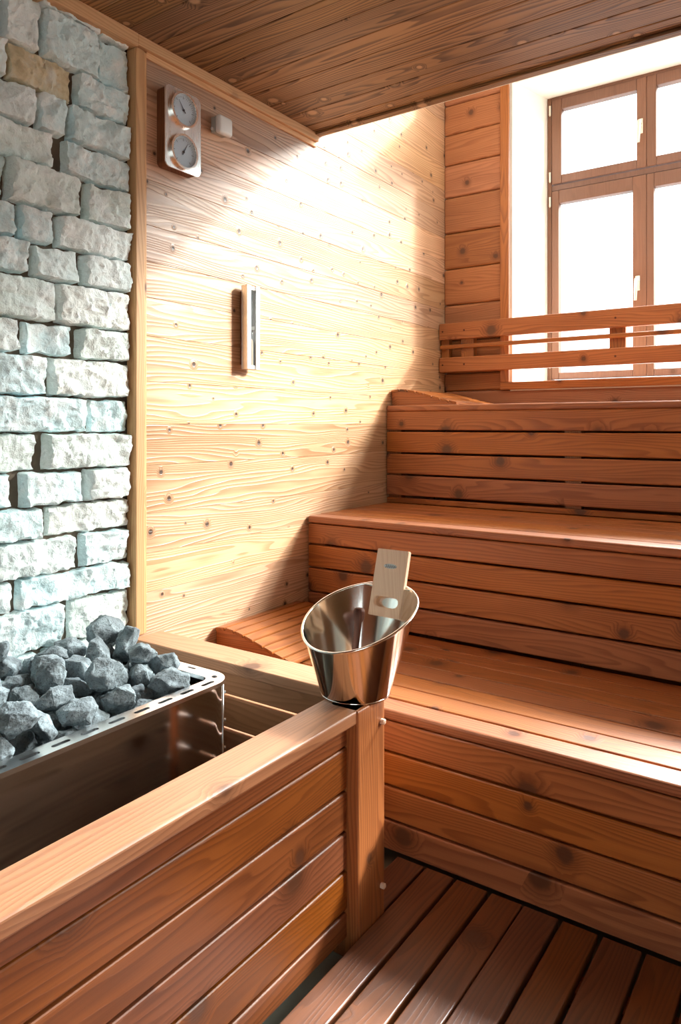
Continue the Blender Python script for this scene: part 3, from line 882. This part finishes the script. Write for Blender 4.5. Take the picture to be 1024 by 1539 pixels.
link('bowl', bm, M_STEEL, t, True, 40)
bm = bmesh.new()
tube(bm, [wall_pt(2 * math.pi * i / 80, 1.0, -.0012) for i in range(80)], .0038, 10, True)
link('rim', bm, M_STEEL, t, True)
bm = bmesh.new()
tube(bm, [(BC.x + (RB - .0008) * math.cos(2 * math.pi * i / 64), BC.y + (RB - .0008) * math.sin(2 * math.pi * i / 64), BC.z + .0035) for i in range(64)], .0034, 8, True)
link('base_ring', bm, M_STEEL, t, True)
# wooden grip plate on the high side
org = BC + Vector((math.cos(TH), math.sin(TH), 0)) * (RB + SL * .178 - .013) + Vector((0, 0, .178))
D = Vector((math.cos(TH + R(8)), math.sin(TH + R(8)), 0)); U = (D * SL + Vector((0, 0, 1))).normalized(); TT = Vector((0, 0, 1)).cross(D); NN = TT.cross(U).normalized()
if NN.dot(D) > 0: NN = -NN
hb, LH, WH, TK = .178, .190, .103, .018
def hp(u, w, n): return org + U * u + TT * w + NN * n
bm = bmesh.new()
o_ = []
for cu, cw, a in ((LH - .005, WH / 2 - .005, 0), (LH - .005, -WH / 2 + .005, 90), (.005, -WH / 2 + .005, 180), (.005, WH / 2 - .005, 270)):
    for i in range(4):
        q = R(a + 30 * i); o_.append((cu + .005 * math.cos(q), cw + .005 * math.cos(q - R(90)) * (1 if True else 0)))
outl = [(.0, -WH / 2), (LH, -WH / 2), (LH, WH / 2), (.0, WH / 2)]
s0, s1, sw = .026, .056, .040
holl = []
for cw, sg in ((sw - .015, 1), (-(sw - .015), -1)):
    for i in range(7):
        q = R(-90 + 30 * i) if sg > 0 else R(90 + 30 * i)
        holl.append(((s0 + s1) / 2 + .015 * math.sin(q), cw + .015 * math.cos(q)))
# subdivide the outline so plate and slot share a strip of faces
M = len(holl)
def on_rect(a):
    cu, cw = (s0 + s1) / 2, 0.0
    du, dw = math.sin(a), math.cos(a)
    ts = []
    if du > 1e-9: ts.append((LH - cu) / du)
    if du < -1e-9: ts.append((0 - cu) / du)
    if dw > 1e-9: ts.append((WH / 2 - cw) / dw)
    if dw < -1e-9: ts.append((-WH / 2 - cw) / dw)
    k = min(ts); return (cu + du * k, cw + dw * k)
cu = (s0 + s1) / 2
angs = sorted([math.atan2(p[0] - cu, p[1]) for p in outl] + [math.atan2(p[0] - cu, p[1]) for p in holl])
def on_slot(a):
    du, dw = math.sin(a), math.cos(a); c = sw - .015; r = .015
    # stadium with straight half length c and radius r
    if abs(du) > 1e-6:
        k = r / abs(du)
        if abs(k * dw) <= c: return (cu + du * k, dw * k)
    s = 1 if dw > 0 else -1
    B = -2 * dw * s * c; C_ = c * c - r * r
    k = (-B + math.sqrt(max(0, B * B - 4 * C_))) / 2
    return (cu + du * k, dw * k)
P0 = [on_rect(a) for a in angs]; P1 = [on_slot(a) for a in angs]
L4 = [[bm.verts.new(hp(*p, n)) for p in P] for P, n in ((P0, 0), (P0, TK), (P1, TK), (P1, 0))]
m = len(angs)
for A, B in ((0, 1), (1, 2), (2, 3), (3, 0)):
    for i in range(m):
        j = (i + 1) % m; bm.faces.new((L4[A][i], L4[A][j], L4[B][j], L4[B][i]))
bmesh.ops.recalc_face_normals(bm, faces=bm.faces[:])
bm.normal_update()
es = [e for e in bm.edges if e.calc_face_angle(0) > R(60)]
bmesh.ops.bevel(bm, geom=es, offset=.0018, segments=2, affect='EDGES')
grip = link('grip_plate', bm, W_HANDLE, t)
# small inlaid badge with illegible letter marks near the top of the grip
bm = bmesh.new()
u0 = .142
pts = []
for i in range(24):
    q = 2 * math.pi * i / 24; pts.append((u0 + .0068 * math.sin(q), .0005 + .0215 * math.cos(q) * (1 if abs(math.cos(q)) < .8 else .97)))
extrude_poly(bm, pts, lambda p: hp(p[0], p[1], TK - .0006), lambda p: hp(p[0], p[1], TK + .0006))
badge = link('badge', bm, plain('badge_silver', (.62, .66, .66), .45, metal=.3), grip)
bm = bmesh.new()
for k, w in enumerate((.0150, .0085, .002, -.0045, -.011, -.0165)):
    hgt = (.0045, .0036, .0042, .0038, .0042, .003)[k]
    tube(bm, [hp(u0 + hgt * math.sin(q) , w + .0021 * math.cos(q), TK + .0008) for q in [R(40 + 280 * i / 10 + 25 * k) for i in range(11)]], .00055, 6)
link('badge_letters', bm, plain('badge_ink', (.10, .07, .05), .6), badge)
for s in (-1, 1):
    bm = bmesh.new(); tube(bm, [hp(.083, s * (WH / 2 + .030), .010), hp(.083, s * (WH / 2 - .002), .010)], .0022, 8)
    link('fixing_pin', bm, M_STEEL, grip, True, 40)

t = thing('ladle', 'dark brown wooden ladle handle leaning inside the steel pail', 'ladle', (.92, 1.36, .60))
tip = Vector((.922, 1.406, .797)); bot = Vector((.918, 1.376, .622))
bm = bmesh.new(); ax = (tip - bot)
tube(bm, [bot + ax * s for s in (0, .3, .6, .78, .83, .94, .985, 1.0)], [.0085, .009, .010, .0105, .0150, .0165, .0140, .009], 18)
link('grip', bm, W_LADLE, t, True, 45)
bm = bmesh.new(); c = bot + Vector((0, 0, -.006))
lathe(bm, (c.x, c.y), [(c.z - .032, .020), (c.z - .028, .034), (c.z - .010, .044), (c.z, .045), (c.z, .043), (c.z - .010, .042), (c.z - .026, .032), (c.z - .029, .019)], 32)
link('scoop', bm, W_LADLE, t, True, 40)

# ------------------------------------------------------------------ light, sky, camera
W = bpy.data.worlds.new('sky'); S.world = W; W.use_nodes = True
bg = W.node_tree.nodes['Background']; bg.inputs[0].default_value = (.87, .97, 1.0, 1); bg.inputs[1].default_value = 3.2
K = 1.44
def sunlamp(name, energy, ang, col, k, s):
    sl = bpy.data.lights.new(name, 'SUN'); sl.energy = energy; sl.angle = R(ang); sl.color = col
    so = bpy.data.objects.new(name, sl); COL.objects.link(so)
    so.rotation_euler = Vector((-k, -1, -s)).to_track_quat('-Z', 'Y').to_euler(); so.location = (6, 6, 5)
sunlamp('sun', 4.6, 2.2, (1, .95, .88), K, .802)          # the sun's disc
sunlamp('added_soft_sun', 11, 22, (1, .97, .93), 1.22, .85)        # wide second sun lamp, added to lift the plank wall and soften shadows
sunlamp('added_nosing_sun', 30, 16, (.95, .98, 1), .06, .80)   # third sun lamp, added behind the window to brighten the bench nosings

cd = bpy.data.cameras.new('camera'); cam = bpy.data.objects.new('camera', cd); COL.objects.link(cam)
cam.location = (2.0094, -.2516, 1.2958); cam.rotation_euler = (R(90), 0, .6072)
cd.sensor_fit = 'HORIZONTAL'; cd.sensor_width = 36; cd.lens = 1089.566 / 1024 * 36; cd.shift_y = -130.45 / 1024; cd.clip_start = .02
S.camera = cam
S.view_settings.view_transform = 'Standard'; S.view_settings.look = 'None'; S.view_settings.gamma = 1
S.view_settings.use_curve_mapping = False; S.view_settings.exposure = 0.0
